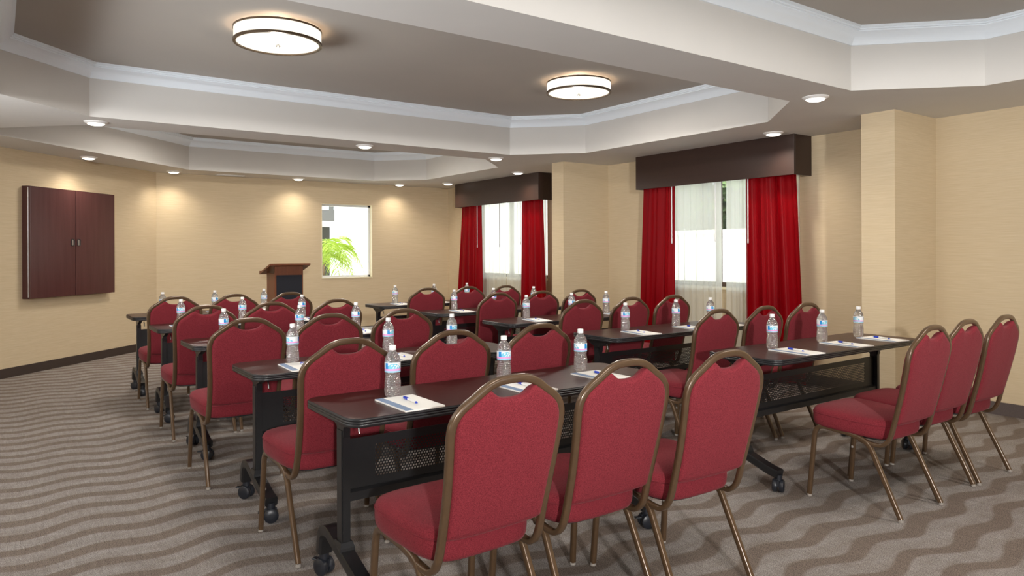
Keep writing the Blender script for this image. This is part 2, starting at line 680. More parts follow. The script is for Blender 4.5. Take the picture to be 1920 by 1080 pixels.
# baseboards
mb = MB()
d = Vector((1, -1, 0)).normalized() * .014
q = [b, a, a + d, b + d]
mb.add([(p.x, p.y, 0) for p in q] + [(p.x, p.y, .098) for p in q],
       [(0, 3, 2, 1), (4, 5, 6, 7), (0, 1, 5, 4), (1, 2, 6, 5), (2, 3, 7, 6), (3, 0, 4, 7)])
struct('baseboard_left', mb, 'dark_base', 'dark brown baseboard below the wall cabinet')
struct('baseboard_back', MB().box((DX, YB - .014, 0), (XR, YB, .098)), 'dark_base', 'dark brown baseboard of the back wall')
mb = MB()
for y0, y1 in ((YF, 2.85), (3.12, 6.84), (7.065, YB)):
    mb.box((XR - .014, y0, 0), (XR, y1, .10))
for px0, py0, py1 in ((5.735, 2.85, 3.12), (5.67, 6.84, 7.065)):
    mb.box((px0 - .012, py0 - .012, 0), (px0, py1 + .012, .10)).box((px0, py0 - .012, 0), (XR - .014, py0, .10)).box((px0, py1, 0), (XR - .014, py1 + .012, .10))
struct('baseboard_right', mb, 'carpet_base', 'carpeted grey brown base along the right wall')

# back window
wn = struct('window_1', MB().box((wx0, YB, wz0), (wx0 + .006, YB + W, wz1)).box((wx1 - .006, YB, wz0), (wx1, YB + W, wz1))
            .box((wx0, YB, wz1 - .006), (wx1, YB + W, wz1)).box((wx0, YB - .008, wz0), (wx1, YB + W, wz0 + .012)), 'cream_reveal',
            'small window in the back wall looking out on a palm')
fy = YB + .075
f_ = .032
mb = MB()
mb.box((wx0 + .006, fy, wz0 + .012), (wx0 + .006 + f_, fy + .05, wz1 - .006)).box((wx1 - .006 - f_, fy, wz0 + .012), (wx1 - .006, fy + .05, wz1 - .006))
mb.box((wx0, fy, wz1 - .006 - f_), (wx1, fy + .05, wz1 - .006)).box((wx0, fy, wz0 + .012), (wx1, fy + .05, wz0 + .012 + f_))
obj('window_frame', mb.mesh('window_frame', 'white_aluminium'), wn)
obj('pane', MB().box((wx0 + .03, fy + .022, wz0 + .04), (wx1 - .03, fy + .026, wz1 - .03)).mesh('pane', 'window_glass'), wn)

# right windows
for i, (y0, y1, z0, z1) in enumerate(WIN):
    ym = 5.17 if i == 0 else 9.13
    mb = MB()
    mb.box((XR, y0, z0), (XR + W, y0 + .008, z1)).box((XR, y1 - .008, z0), (XR + W, y1, z1)).box((XR, y0, z1 - .008), (XR + W, y1, z1))
    mb.box((XR - .03, y0, z0), (XR + W, y1, z0 + .025))
    wn = struct('window_%d' % (i + 2), mb, 'cream_reveal', 'wide window behind sheer curtains ' + ('nearest the camera' if i == 0 else 'nearest the back wall'))
    fx = XR + .08
    mb = MB()
    mb.box((fx, y0, z0 + .025), (fx + .05, y0 + .05, z1)).box((fx, y1 - .05, z0 + .025), (fx + .05, y1, z1))
    mb.box((fx, y0, z1 - .05), (fx + .05, y1, z1)).box((fx, y0, z0 + .025), (fx + .05, y1, z0 + .075))
    obj('window_frame', mb.mesh('window_frame', 'bronze_aluminium'), wn)
    obj('mullion', MB().box((fx, ym - .028, z0 + .07), (fx + .05, ym + .028, z1 - .05)).mesh('mullion', 'bronze_aluminium'), wn)
    for p0, p1 in ((y0 + .05, ym - .028), (ym + .028, y1 - .05)):
        obj('pane', MB().box((fx + .022, p0, z0 + .075), (fx + .026, p1, z1 - .05)).mesh('pane', 'window_glass'), wn)

# ------------------------------------------------------------------ window dressing
for i, (y0, y1, lb) in enumerate(((3.985, 6.06, 'dark brown wooden valance box above the nearer curtained window'),
                                  (7.94, 10.18, 'dark brown wooden valance box above the farther curtained window'))):
    r = thing('valance', lb, 'valance', (6.13, 0, 2.022), group='valances over the windows')
    zt_ = ZS - 2.022
    obj('front_panel', bbox_mesh('front_panel', (0, y0, 0), (.018, y1, zt_), 'espresso', .001), r)
    obj('end_panel', bbox_mesh('end_panel', (.018, y0, 0), (XR - 6.13, y0 + .018, zt_), 'espresso', .001), r)
    obj('end_panel', bbox_mesh('end_panel', (.018, y1 - .018, 0), (XR - 6.13, y1, zt_), 'espresso', .001), r)
    obj('top_panel', bbox_mesh('top_panel', (.018, y0 + .018, zt_ - .018), (XR - 6.13, y1 - .018, zt_), 'espresso', .001), r)
    obj('curtain_rail', bbox_mesh('curtain_rail', (.10, y0 + .03, zt_ - .10), (.125, y1 - .03, zt_ - .075), 'white_aluminium', .002), r)


def curtain(name, y0t, y1t, y0b, y1b, x, amp, folds, z0, z1, mat, label, group, seed, nu=110, nv=26):
    rnd = random.Random(seed)
    fr = [(folds * f, rnd.uniform(0, 6.28), a_, rnd.uniform(-.9, .9)) for f, a_ in ((1, 1), (1.62, .5), (2.7, .22))]
    mb_ = MB()
    V, F = [], []
    for j in range(nv + 1):
        s = j / nv
        z = z1 + (z0 - z1) * s
        ya = y0t + (y0b - y0t) * s
        yb_ = y1t + (y1b - y1t) * s
        ga = .55 + .45 * s
        for k in range(nu + 1):
            u_ = k / nu
            dx = sum(a_ * sin(2 * pi * f * u_ + p + tw * s * 1.6) for f, p, a_, tw in fr)
            dy = .35 * sum(a_ * cos(2 * pi * f * u_ + p * 1.7 + tw * s * 1.3) for f, p, a_, tw in fr) * amp * (1 if 0 < k < nu else 0)
            V.append((x + amp * ga * dx, ya + (yb_ - ya) * u_ + dy, z))
    for j in range(nv):
        for k in range(nu):
            p = j * (nu + 1) + k
            F.append((p, p + 1, p + nu + 2, p + nu + 1))
    mb_.add(V, F)
    # origin at the hem
    return thing(name, label, 'curtain', group=group, mesh=mb_.mesh(name, mat, True))


G = 'red satin drapes'
curtain('drape', 5.575, 6.01, 5.60, 6.10, 6.245, .028, 3.4, .02, 2.30, 'red_satin', 'red satin drape hanging left of the nearer curtained window', G, 3)
curtain('drape', 4.03, 4.600, 3.92, 4.60, 6.245, .034, 3.2, .02, 2.30, 'red_satin', 'red satin drape hanging right of the nearer curtained window', G, 5)
curtain('drape', 9.60, 10.12, 9.56, 10.32, 6.235, .032, 3.2, .02, 2.30, 'red_satin', 'red satin drape hanging left of the farther curtained window', G, 8)
curtain('drape', 7.985, 8.46, 7.88, 8.48, 6.245, .028, 3.4, .02, 2.30, 'red_satin', 'red satin drape beside the pillar at the farther window', G, 12)
G = 'white sheer curtains'
curtain('sheer_curtain', 5.0, 5.96, 4.99, 5.96, 6.34, .014, 11, .02, 2.26, 'sheer_voile', 'white sheer left panel over the nearer curtained window', G, 21, 160, 14)
curtain('sheer_curtain', 4.06, 4.93, 4.06, 4.93, 6.34, .014, 10, .02, 2.26, 'sheer_voile', 'white sheer right panel over the nearer curtained window', G, 22, 160, 14)
curtain('sheer_curtain', 9.02, 10.05, 9.02, 10.05, 6.34, .014, 11, .02, 2.26, 'sheer_voile', 'white sheer left panel over the farther curtained window', G, 23, 160, 14)
curtain('sheer_curtain', 8.02, 8.99, 8.02, 8.99, 6.34, .014, 10, .02, 2.26, 'sheer_voile', 'white sheer right panel over the farther curtained window', G, 24, 160, 14)


def wand(y, zb, mat, label):
    r = thing('curtain_wand', label, 'curtain wand', (6.205, y, zb), group='curtain draw wands')
    obj('rod', MB().lathe([(.005, 0), (.005, 2.27 - zb)], 8).mesh('rod', mat, True, 40), r)
    obj('tip', MB().lathe([(.003, -.012), (.0065, -.006), (.0065, .03), (.005, .036)], 8).mesh('tip', mat, True, 40), r)


wand(5.572, 1.395, 'white_plastic', 'thin white draw wand beside the left drape of the nearer window')
wand(4.556, 1.385, 'white_plastic', 'thin white draw wand beside the right drape of the nearer window')
wand(4.965, 1.41, 'white_plastic', 'thin white draw wand at the middle of the nearer window')
wand(9.63, 1.375, 'white_plastic', 'thin white draw wand on the left drape of the farther window')
wand(9.0, 1.38, 'bronze_aluminium', 'thin dark draw wand at the middle of the farther window')
wand(8.47, 1.41, 'bronze_aluminium', 'thin dark draw wand beside the right drape of the farther window')

# ------------------------------------------------------------------ lamps
def drum(x, y, label):
    r = thing('ceiling_light', label, 'ceiling light', (x, y, ZT), group='drum ceiling lights')
    R = .285
    obj('canopy', MB().lathe([(.07, 0), (.07, -.012), (.05, -.02)], 32).mesh('canopy', 'lamp_bronze', True, 40), r)
    obj('top_rim', MB().rings([[((R + a_) * cos(2 * pi * i / 64), (R + a_) * sin(2 * pi * i / 64), z) for i in range(64)] for a_, z in ((-.008, -.014), (.005, -.014), (.005, -.026), (-.008, -.026))], closed=True).mesh('top_rim', 'lamp_bronze', True, 40), r)
    obj('shade', MB().rings([[((R) * cos(2 * pi * i / 64), (R) * sin(2 * pi * i / 64), z) for i in range(64)] for z in (-.024, -.10)], False, False).mesh('shade', 'lamp_shade', True), r)
    obj('bottom_rim', MB().rings([[((R + a_) * cos(2 * pi * i / 64), (R + a_) * sin(2 * pi * i / 64), z) for i in range(64)] for a_, z in ((-.014, -.099), (.005, -.099), (.006, -.106), (.005, -.114), (-.014, -.114))], closed=True).mesh('bottom_rim', 'lamp_bronze', True, 40), r)
    dfz = obj('diffuser', MB().lathe([(R - .012, -.105), (R * .8, -.109), (R * .4, -.112), (.001, -.113)], 64).mesh('diffuser', 'lamp_shade', True), r)
    obj('finial', MB().lathe([(.006, -.110), (.006, -.118), (.013, -.120), (.015, -.126), (.010, -.133), (.001, -.135)], 16).mesh('finial', 'nickel', True, 40), dfz)
    add_light('drum_lamp', 'POINT', (x, y, ZT - .19), 2.5, (1, .94, .86), shadow_soft_size=.045)
    add_light('drum_lamp', 'AREA', (x, y, ZT - .15), 26, (1, .94, .86), target=(x, y, 0), shape='DISK', size=.5)
    # light that escapes above the shade onto the ceiling
    ld = add_light('drum_glow', 'POINT', (x, y, ZT - .062), 14, (1, .66, .40), shadow_soft_size=.03)


drum(1.56, 4.913, 'bronze rimmed drum ceiling light at the left of the middle recess')
drum(4.256, 4.913, 'bronze rimmed drum ceiling light at the right of the middle recess')

ring_me = MB().lathe([(.0915, 0), (.0915, -.004), (.086, -.008), (.074, -.014), (.068, -.017), (.064, -.017)], 32).mesh('trim_ring', 'trim_white', True, 40)
lens_me = MB().lathe([(.067, -.0165), (.062, -.022), (.045, -.029), (.022, -.032), (.001, -.033)], 32).mesh('lens', 'downlight_lens', True)
DL = [(.68, 6.976, 'just below the left corner of the middle recess'), (.86, 9.58, 'above the wall cabinet'), (1.95, 10.62, 'in the back left corner of the room'),
      (3.67, 10.63, 'above and right of the lectern'), (5.35, 10.64, 'right of the back window'), (3.11, 6.972, 'at the middle of the centre soffit beam'),
      (4.80, 7.03, 'at the right end of the centre soffit beam'), (5.92, 8.13, 'above the near end of the farther valance'),
      (5.92, 10.05, 'above the far end of the farther valance'), (4.805, 2.95, 'on the nearest soffit beam, the largest'), (5.93, 4.07, 'above the near end of the nearer valance')]
for x, y, wh in DL:
    r = thing('downlight', 'round white recessed downlight ' + wh, 'downlight', (x, y, ZS), group='recessed ceiling downlights')
    obj('trim_ring', ring_me, r)
    obj('lens', lens_me, r)
    add_light('downlight_lamp', 'SPOT', (x, y, ZS - .045), 27 if y > 9 else 34, (1, .90, .76), target=(x, y, 0), spot_size=radians(140), spot_blend=1.0, shadow_soft_size=.05)

r = thing('ceiling_vent', 'thin white slotted air vent in the ceiling near the back wall', 'vent', (2.71, 10.72, ZS))
obj('vent_frame', MB().box((-.19, -.06, -.008), (.19, -.05, 0)).box((-.19, .05, -.008), (.19, .06, 0)).box((-.19, -.05, -.008), (-.18, .05, 0)).box((.18, -.05, -.008), (.19, .05, 0)).mesh('vent_frame', 'trim_white'), r)
obj('vent_backing', MB().box((-.18, -.05, -.001), (.18, .05, 0)).mesh('vent_backing', 'balcony_grey'), r)
sl = MB().box((-.18, -.004, -.007), (.18, .004, -.002)).mesh('slat', 'trim_white')
for k in range(5):
    obj('slat', sl, r, (0, -.036 + .018 * k, 0))

# ------------------------------------------------------------------ chairs
def lean(z):
    s = (z - .36) / .575
    return -.172 - .128 * s - .012 * sin(pi * min(max(s, 0), 1))


TUBE = circ(10, .0125, .0105, .75)


def chair_meshes():
    R = {}
    # back frame: hooks under the seat, rises, arches over the top
    half = [(.192, -.03, .352), (.192, -.10, .342), (.191, lean(.36) + .028, .346), (.190, lean(.385), .385), (.189, lean(.48), .48),
            (.193, lean(.60), .60), (.200, lean(.71), .71), (.204, lean(.775), .775), (.197, lean(.818), .818), (.173, lean(.850), .850),
            (.132, lean(.878), .878), (.090, lean(.906), .906), (.050, lean(.920), .920), (0, lean(.9235), .9235)]
    pts = half + [(-x, y, z) for x, y, z in half[-2::-1]]
    path = smooth_path(pts, 4)
    mb_ = MB()
    # sweep in the plane of the back: use y as the 'up' axis
    mb_.sweep(path, circ(12, .0105, .0130, .55), up=(0, 1, .2))
    R['back_frame'] = mb_.mesh('back_frame', 'bronze', True, 50)
    # legs: bent tube, half of the side rail each
    for sx in (-1, 1):
        x0, x1 = sx * .204, sx * .196
        front = fillet([(x0, .2375, .012), (x1, .205, .385), (x1, .02, .372)], .06, 6)
        rear = fillet([(x0, -.2375, .012), (x1, -.075, .352), (x1, .02, .372)], .07, 6)
        for nm, pth, fy_ in (('front', front, .2375), ('rear', rear, -.2375)):
            mb_ = MB()
            mb_.sweep(pth, circ(12, .0112, .0122, .55), up=(1, 0, 0))
            R['leg', sx, nm] = (mb_.mesh('leg', 'bronze', True, 50), (x0, fy_, 0))
    R['glide'] = MB().lathe([(.011, 0), (.013, .002), (.013, .006), (.0115, .014)], 12).mesh('glide', 'clear_glide', True, 40)
    R['bumper'] = MB().lathe([(.001, -.007), (.006, -.006), (.007, 0), (.006, .006), (.001, .007)], 8).mesh('bumper', 'clear_glide', True)
    # back cushion
    hz = [(0, .868), (.028, .870), (.050, .876), (.068, .888), (.082, .8965), (.096, .891), (.133, .8675), (.171, .840), (.188, .812), (.1935, .775),
          (.190, .70), (.183, .60), (.179, .52), (.177, .470), (.171, .452), (.12, .446), (.05, .444), (0, .444)]
    o_ = smooth_path([(x, 0, z) for x, z in hz], 3)
    outl = [(p.x, p.z) for p in o_] + [(-p.x, p.z) for p in o_[-2:0:-1]]
    cx_, cz_ = 0, .66

    def ring(s, dy):
        return [(cx_ + (x - cx_) * s, lean(cz_ + (z - cz_) * s) + dy, cz_ + (z - cz_) * s) for x, z in outl]
    # back face (-y) is flatter, front face padded
    rs = [ring(.02, -.019), ring(.5, -.019), ring(.9, -.018), ring(.96, -.016), ring(.985, -.011), ring(1.0, -.003), ring(.998, .010),
          ring(.975, .020), ring(.93, .028), ring(.75, .034), ring(.4, .037), ring(.02, .037)]
    R['backrest'] = MB().rings(rs).mesh('backrest', 'red_fabric', True)
    # seat cushion
    so = smooth_path([(0, .252, 0), (.10, .249, 0), (.165, .236, 0), (.203, .205, 0), (.216, .15, 0), (.215, .05, 0), (.208, -.04, 0), (.196, -.10, 0),
                      (.175, -.140, 0), (.135, -.166, 0), (.07, -.174, 0), (0, -.175, 0)], 4)
    so = [(p.x, p.y) for p in so] + [(-p.x, p.y) for p in so[-2:0:-1]]

    def sring(s, z, g=0.0):
        out = []
        for x, y in so:
            yy_ = .02 + (y - .02) * s
            out.append((x * s, yy_, z + .045 * yy_ + (g if yy_ > 0 else 0)))
        return out
    rs = [sring(.02, .372), sring(.90, .372), sring(.965, .376), sring(.99, .388), sring(1.0, .41), sring(1.0, .437), sring(.988, .452),
          sring(.955, .463), sring(.88, .470), sring(.65, .477), sring(.3, .481), sring(.02, .482)]
    R['seat'] = MB().rings(rs).mesh('seat', 'red_fabric', True)
    R['seat_welt'] = MB().sweep([Vector(p) for p in sring(1.0, .441)], circ(6, .0024), up=(0, 0, 1), closed=True).mesh('seat_welt', 'fabric_welt', True)
    R['seat_pan'] = MB().rings([sring(.84, .362), sring(.84, .3735)]).mesh('seat_pan', 'black_steel')
    R['cross_bar'] = MB().sweep([(-.196, -.03, .362), (.196, -.03, .362)], circ(8, .010), up=(0, 0, 1)).mesh('cross_bar', 'bronze', True, 50)
    R['bracket'] = bbox_mesh('bracket', (-.008, -.02, -.02), (.008, .02, .02), 'bronze', .003)
    return R


CM = chair_meshes()


def make_chair():
    t_ = thing('banquet_chair', '', 'chair', group='maroon banquet chairs')
    s_ = obj('seat', CM['seat'], t_)
    obj('seat_welt', CM['seat_welt'], s_)
    obj('seat_pan', CM['seat_pan'], t_)
    obj('backrest', CM['backrest'], t_)
    obj('back_frame', CM['back_frame'], t_)
    obj('cross_bar', CM['cross_bar'], t_)
    for sx in (-1, 1):
        for nm in ('front', 'rear'):
            me, ft = CM['leg', sx, nm]
            lg = obj('leg', me, t_)
            obj('glide', CM['glide'], lg, ft)
            if nm == 'front':
                obj('bumper', CM['bumper'], lg, (sx * .190, .221, .20))
    return t_


ROWN = ['nearest', 'second nearest', 'middle', 'second farthest', 'farthest']
SEAT = ['left', 'middle', 'right']
CHAIRS = {
    'L': [[(1.235, 2.035, 1), (1.735, 2.05, 0), (2.20, 1.99, -1)], [(1.205, 3.18, 1), (1.735, 3.19, 0), (2.24, 3.19, 1)],
          [(1.142, 4.424, 0), (1.604, 4.41, 1), (2.13, 4.46, -1)], [(1.187, 5.62, 0), (1.645, 5.64, 0), (2.144, 5.65, 1)],
          [(1.214, 6.84, 0), (1.70, 6.86, 0), (2.18, 6.84, 0)]],
    'R': [[(3.705, 1.955, 0), (4.155, 1.985, 0), (4.61, 1.975, 0)], [(3.685, 3.22, 0), (4.135, 3.20, 1), (4.63, 3.20, -1)],
          [(3.60, 4.405, 0), (4.10, 4.40, 0), (4.57, 4.38, 0)], [(3.625, 5.575, 0), (4.11, 5.57, 0), (4.565, 5.55, 0)],
          [(3.55, 6.74, 0), (4.03, 6.72, 0), (4.47, 6.67, 0)]]}
SIDE = {'L': 'left', 'R': 'right'}
proto = make_chair()
first = True
for side in 'LR':
    for rI, rowc in enumerate(CHAIRS[side]):
        for cI, (x, y, tilt) in enumerate(rowc):
            c_ = proto if first else copy_tree(proto)
            first = False
            c_.location = (x, y, 0)
            c_.rotation_euler = (0, 0, radians(tilt * 1.6))
            c_['label'] = 'maroon bronze framed chair, %s seat at the %s table of the %s column' % (SEAT[cI], ROWN[rI], SIDE[side])

# ------------------------------------------------------------------ tables
TL, TD, TZ = 1.58, .48, .72
FRONT = {'L': [2.335, 3.45, 4.74, 5.965, 7.22], 'R': [2.27, 3.48, 4.67, 5.84, 7.06]}
XC = {'L': .985 + TL / 2, 'R': 3.335 + TL / 2}


def rrect(hx, hy, r, n=6):
    out = []
    for cx_, cy_, a0 in ((hx - r, hy - r, 0), (-hx + r, hy - r, pi / 2), (-hx + r, -hy + r, pi), (hx - r, -hy + r, 3 * pi / 2)):
        for k in range(n + 1):
            a_ = a0 + pi / 2 * k / n
            out.append((cx_ + r * cos(a_), cy_ + r * sin(a_)))
    return out


def table_meshes():
    R = {}
    hx, hy = TL / 2, TD / 2
    top = [[(x, y, z) for x, y in rrect(hx - .006, hy - .006, .064)] for z in (TZ - .032, TZ)]
    R['table_top'] = MB().rings(top).mesh('table_top', 'wenge')
    prof = [(-.006, 0), (.000, -.001), (.004, -.0045), (.004, -.0085), (.001, -.011), (.004, -.0135), (.004, -.0175), (.001, -.020),
            (.004, -.0225), (.004, -.028), (.000, -.0325), (-.006, -.0335)]
    R['edge_band'] = MB().rings([[(x, y, TZ + z) for x, y in rrect(hx - .004 + a_, hy - .004 + a_, .066 + a_)] for a_, z in prof], False, False, True).mesh('edge_band', 'edge_rubber', True, 60)
    # everything below is measured from the front edge: y = -hy + d
    yp = -hy + .27
    xp = hx - .085
    R['post'] = bbox_mesh('leg', (-.018, -.026, .185), (.018, .026, .63), 'black_steel', .004, 2)
    mb_ = MB()
    pr = [(-.03, .60), (.03, .60), (.03, .635), (.11, .675), (.12, .686), (-.14, .686), (-.13, .672), (-.035, .64)]
    mb_.rings([[(x, y, z) for y, z in pr] for x in (-.014, .014)])
    R['flip_bracket'] = mb_.mesh('flip_bracket', 'black_steel')
    R['flip_lever'] = MB().sweep(fillet([(0, -.03, .655), (0, -.05, .645), (0, -.058, .615)], .02, 4), circ(8, .004, .003), up=(1, 0, 0)).mesh('flip_lever', 'steel', True, 50)
    # foot: high at the back, sloping down to the front caster
    pth = fillet([(0, -hy + .045, .098), (0, -hy + .10, .108), (0, -hy + .395, .205), (0, -hy + .455, .185), (0, -hy + .475, .095)], .05, 6)
    mb_ = MB().sweep(pth, [(-.026, -.022), (.026, -.022), (.030, -.014), (.030, .014), (.022, .023), (-.022, .023), (-.030, .014), (-.030, -.014)], up=(1, 0, 0))
    R['foot'] = mb_.mesh('foot', 'black_steel', True, 40)
    mb_ = MB()
    mb_.rings([[(x * k_, y * k_ + yp, z) for x, y in ((-.026, -.034), (.026, -.034), (.026, .034), (-.026, .034))] for k_, z in ((1.15, .168), (1.1, .185), (.9, .205))])
    R['post_socket'] = mb_.mesh('post_socket', 'black_steel')
    # caster
    w_ = []
    for sx in (-1, 1):
        mb_ = MB()
        prof = [(.006, .004), (.030, .004), (.034, .010), (.035, .018), (.034, .026), (.027, .031), (.010, .0325), (.001, .0325)]
        rings = []
        for r_, a_ in prof:
            rings.append([(sx * a_, r_ * cos(2 * pi * i / 20), .035 + r_ * sin(2 * pi * i / 20)) for i in range(20)])
        mb_.rings(rings)
        w_.append(mb_.mesh('wheel', 'caster_plastic', True, 40))
    R['wheel'] = w_
    mb_ = MB()
    mb_.rings([[(x, .030 * cos(a_), .040 + .034 * sin(a_)) for x in (-.007, .007) for _ in (0,)] + [] for a_ in ()] if False else
              [[(.020 * cos(2 * pi * i / 12), .020 * sin(2 * pi * i / 12), z) for i in range(12)] for z in (.060, .094)])
    mb_.box((-.006, -.028, .035), (.006, .028, .066))
    R['housing'] = mb_.mesh('housing', 'caster_plastic', True, 40)
    R['brake'] = bbox_mesh('brake', (-.012, .030, .050), (.012, .060, .056), 'caster_plastic', .002)
    # modesty panel and beam
    R['modesty_panel'] = MB().box((-hx + .105, yp - .0012, .385), (hx - .105, yp + .0012, .585)).mesh('modesty_panel', 'perforated_steel')
    mb_ = MB()
    mb_.rings([[(x, yp + y, z) for y, z in ((-.018, .352), (.020, .352), (.020, .372), (.006, .392), (-.006, .392), (-.018, .384))] for x in (-hx + .103, hx - .103)])
    R['beam'] = mb_.mesh('beam', 'black_steel')
    R['rail'] = MB().box((-hx + .13, yp + .05, .665), (hx - .13, yp + .085, .687)).mesh('rail', 'black_steel')
    return R, xp, yp, hy


TM, TXP, TYP, THY = table_meshes()


def make_table():
    t_ = thing('training_table', '', 'table', group='black flip top training tables')
    tp = obj('table_top', TM['table_top'], t_)
    obj('edge_band', TM['edge_band'], tp)
    for sx in (-1, 1):
        lg = obj('leg', TM['post'], t_, (sx * TXP, TYP, 0))
        obj('flip_bracket', TM['flip_bracket'], lg)
        obj('flip_lever', TM['flip_lever'], lg, (-sx * .04, 0, 0))
        ft = obj('foot', TM['foot'], t_, (sx * TXP, 0, 0))
        obj('post_socket', TM['post_socket'], ft)
        for yy_, bk in ((-THY + .055, False), (-THY + .475, True)):
            c_ = obj('caster', TM['housing'], t_, (sx * TXP, yy_, 0), radians(25 * sx if bk else 8))
            obj('wheel', TM['wheel'][0], c_)
            obj('wheel', TM['wheel'][1], c_)
            obj('brake', TM['brake'], c_)
    obj('modesty_panel', TM['modesty_panel'], t_)
    obj('beam', TM['beam'], t_)
    obj('rail', TM['rail'], t_)
    return t_


proto = make_table()
first = True
for side in 'LR':
    for rI, fy_ in enumerate(FRONT[side]):
        t_ = proto if first else copy_tree(proto)
        first = False
        t_.location = (XC[side], fy_ + TD / 2, 0)
        for ch in t_.children:
            if ch.name.startswith('caster'):
                fr_ = ch.location.y < 0
                base_ = (68 if fr_ else 28) if side == 'L' else (-56 if fr_ else -40)
                ch.rotation_euler = (0, 0, radians(base_ + 9 * sin(rI * 2.3 + ch.location.x)))
        t_['label'] = 'long black wheeled table with dark wood top, %s in the %s column' % (ROWN[rI], SIDE[side])

# ------------------------------------------------------------------ bottles, pads, pens
def bottle_meshes():
    key = [(0, .022), (.003, .0275), (.010, .0312), (.025, .0322), (.058, .0322), (.072, .0302), (.084, .0285), (.094, .0305), (.0995, .0312),
           (.1395, .0312), (.150, .0304), (.161, .0272), (.171, .0215), (.178, .0158), (.183, .0128), (.189, .0122)]
    pts = []
    for i in range(len(key) - 1):
        (z0, r0), (z1, r1) = key[i], key[i + 1]
        k = max(1, int((z1 - z0) / .0016))
        for j in range(k):
            s = j / k
            pts.append((z0 + (z1 - z0) * s, r0 + (r1 - r0) * s))
    pts.append(key[-1])
    n = 28
    rings = []
    for z, r_ in pts:
        a_ = 0
        if .008 < z < .097:
            a_ = .0008 * sin(2 * pi * z / .0088)
        elif .143 < z < .170:
            a_ = .0005 * sin(2 * pi * z / .008)
        ring = []
        for i in range(n):
            th = 2 * pi * i / n
            ln = .0007 * sin(5 * th + z * 90) if .008 < z < .097 else 0
            rr = r_ + a_ + ln
            ring.append((rr * cos(th), rr * sin(th), z))
        rings.append(ring)
    R = {}
    R['bottle_body'] = MB().rings(rings).mesh('bottle_body', 'water_bottle_clear', True)
    R['cap'] = MB().lathe([(.0125, .1865), (.0145, .187), (.0148, .1895), (.0142, .190), (.0142, .203), (.0132, .205), (.001, .205)], 20).mesh('cap', 'white_plastic', True, 40)
    R['label'] = MB().rings([[((.0318) * cos(2 * pi * i / 36), .0318 * sin(2 * pi * i / 36), z) for i in range(36)] for z in (.100, .139)], False, False).mesh('bottle_label', 'bottle_label', True)
    return R


BM = bottle_meshes()


def make_bottle():
    t_ = thing('water_bottle', '', 'bottle', group='water bottles on the tables')
    obj('bottle_body', BM['bottle_body'], t_)
    obj('cap', BM['cap'], t_)
    obj('bottle_label', BM['label'], t_)
    return t_


PW, PL = .165, .258


def make_pad():
    t_ = thing('notepad', '', 'notepad', group='notepads on the tables')
    obj('backing', MB().box((-PW / 2, -PL / 2, 0), (PW / 2, PL / 2, .0012)).mesh('backing', 'pad_backing'), t_)
    obj('paper', MB().box((-PW / 2, -PL / 2, .0012), (PW / 2, PL / 2, .0062)).mesh('paper', 'paper'), t_)
    obj('header_band', MB().box((-PW / 2 + .0015, -PL / 2 + .001, .0062), (-PW / 2 + .034, PL / 2 - .001, .0065)).mesh('header_band', 'pad_band'), t_)
    return t_


def make_pen():
    t_ = thing('pen', '', 'pen', group='pens on the notepads')
    def cyl(y0, y1, r0, r1, name, mat, par):
        mb_ = MB()
        mb_.rings([[(r_ * cos(2 * pi * i / 12), y, r_ * sin(2 * pi * i / 12)) for i in range(12)] for r_, y in ((r0, y0), (r1, y1))])
        return obj(name, mb_.mesh(name, mat, True, 40), par)
    cyl(-.052, .022, .0048, .0048, 'barrel', 'pen_white', t_)
    gp = cyl(.022, .060, .0056, .0056, 'cap', 'pen_blue', t_)
    cyl(.060, .070, .0035, .0035, 'button', 'pen_clear', t_)
    cyl(-.066, -.052, .0014, .0045, 'tip', 'pen_blue', t_)
    obj('clip', MB().box((.004, .018, -.0015), (.0085, .058, .0015)).mesh('clip', 'pen_blue'), gp)
    return t_


BX = {'L': [(1.29, 1.835, 2.285), (1.26, 1.81, 2.23), (1.23, 1.745, 2.17), (1.20, 1.68, 2.19), (1.28, 1.752, 2.232)],
      'R': [(3.722, 4.245, 4.675), (3.71, 4.25, 4.655), (3.70, 4.21, 4.63), (3.68, 4.15, 4.67), (3.64, 4.14, 4.59)]}
pb_, pp_, pn_ = make_bottle(), make_pad(), make_pen()
first = True
rnd = random.Random(11)
for side in 'LR':
    for rI in range(5):
        for cI in range(3):
            x = BX[side][rI][cI]
            fy_ = FRONT[side][rI]
            if first:
                b_, p_, n_ = pb_, pp_, pn_
            else:
                b_, p_, n_ = copy_tree(pb_), copy_tree(pp_), copy_tree(pn_)
            first = False
            where = '%s of three on the %s table of the %s column' % (SEAT[cI], ROWN[rI], SIDE[side])
            b_.location = (x, fy_ + .297, TZ + .0002)
            b_.rotation_euler = (0, 0, rnd.uniform(0, 6.28))
            b_['label'] = 'clear water bottle, ' + where
            a_ = radians(rnd.uniform(-3, 3) if side == 'L' else rnd.uniform(-11, -5))
            p_.location = (x - .012, fy_ + .131, TZ + .0002)
            p_.rotation_euler = (0, 0, a_)
            p_['label'] = 'white blue banded notepad, ' + where
            n_.location = (x - .002, fy_ + .14, TZ + .0002 + .0062 + .0058)
            n_.rotation_euler = (0, 0, a_ + radians(rnd.uniform(-14, -4)))
            n_['label'] = 'blue capped pen, ' + where

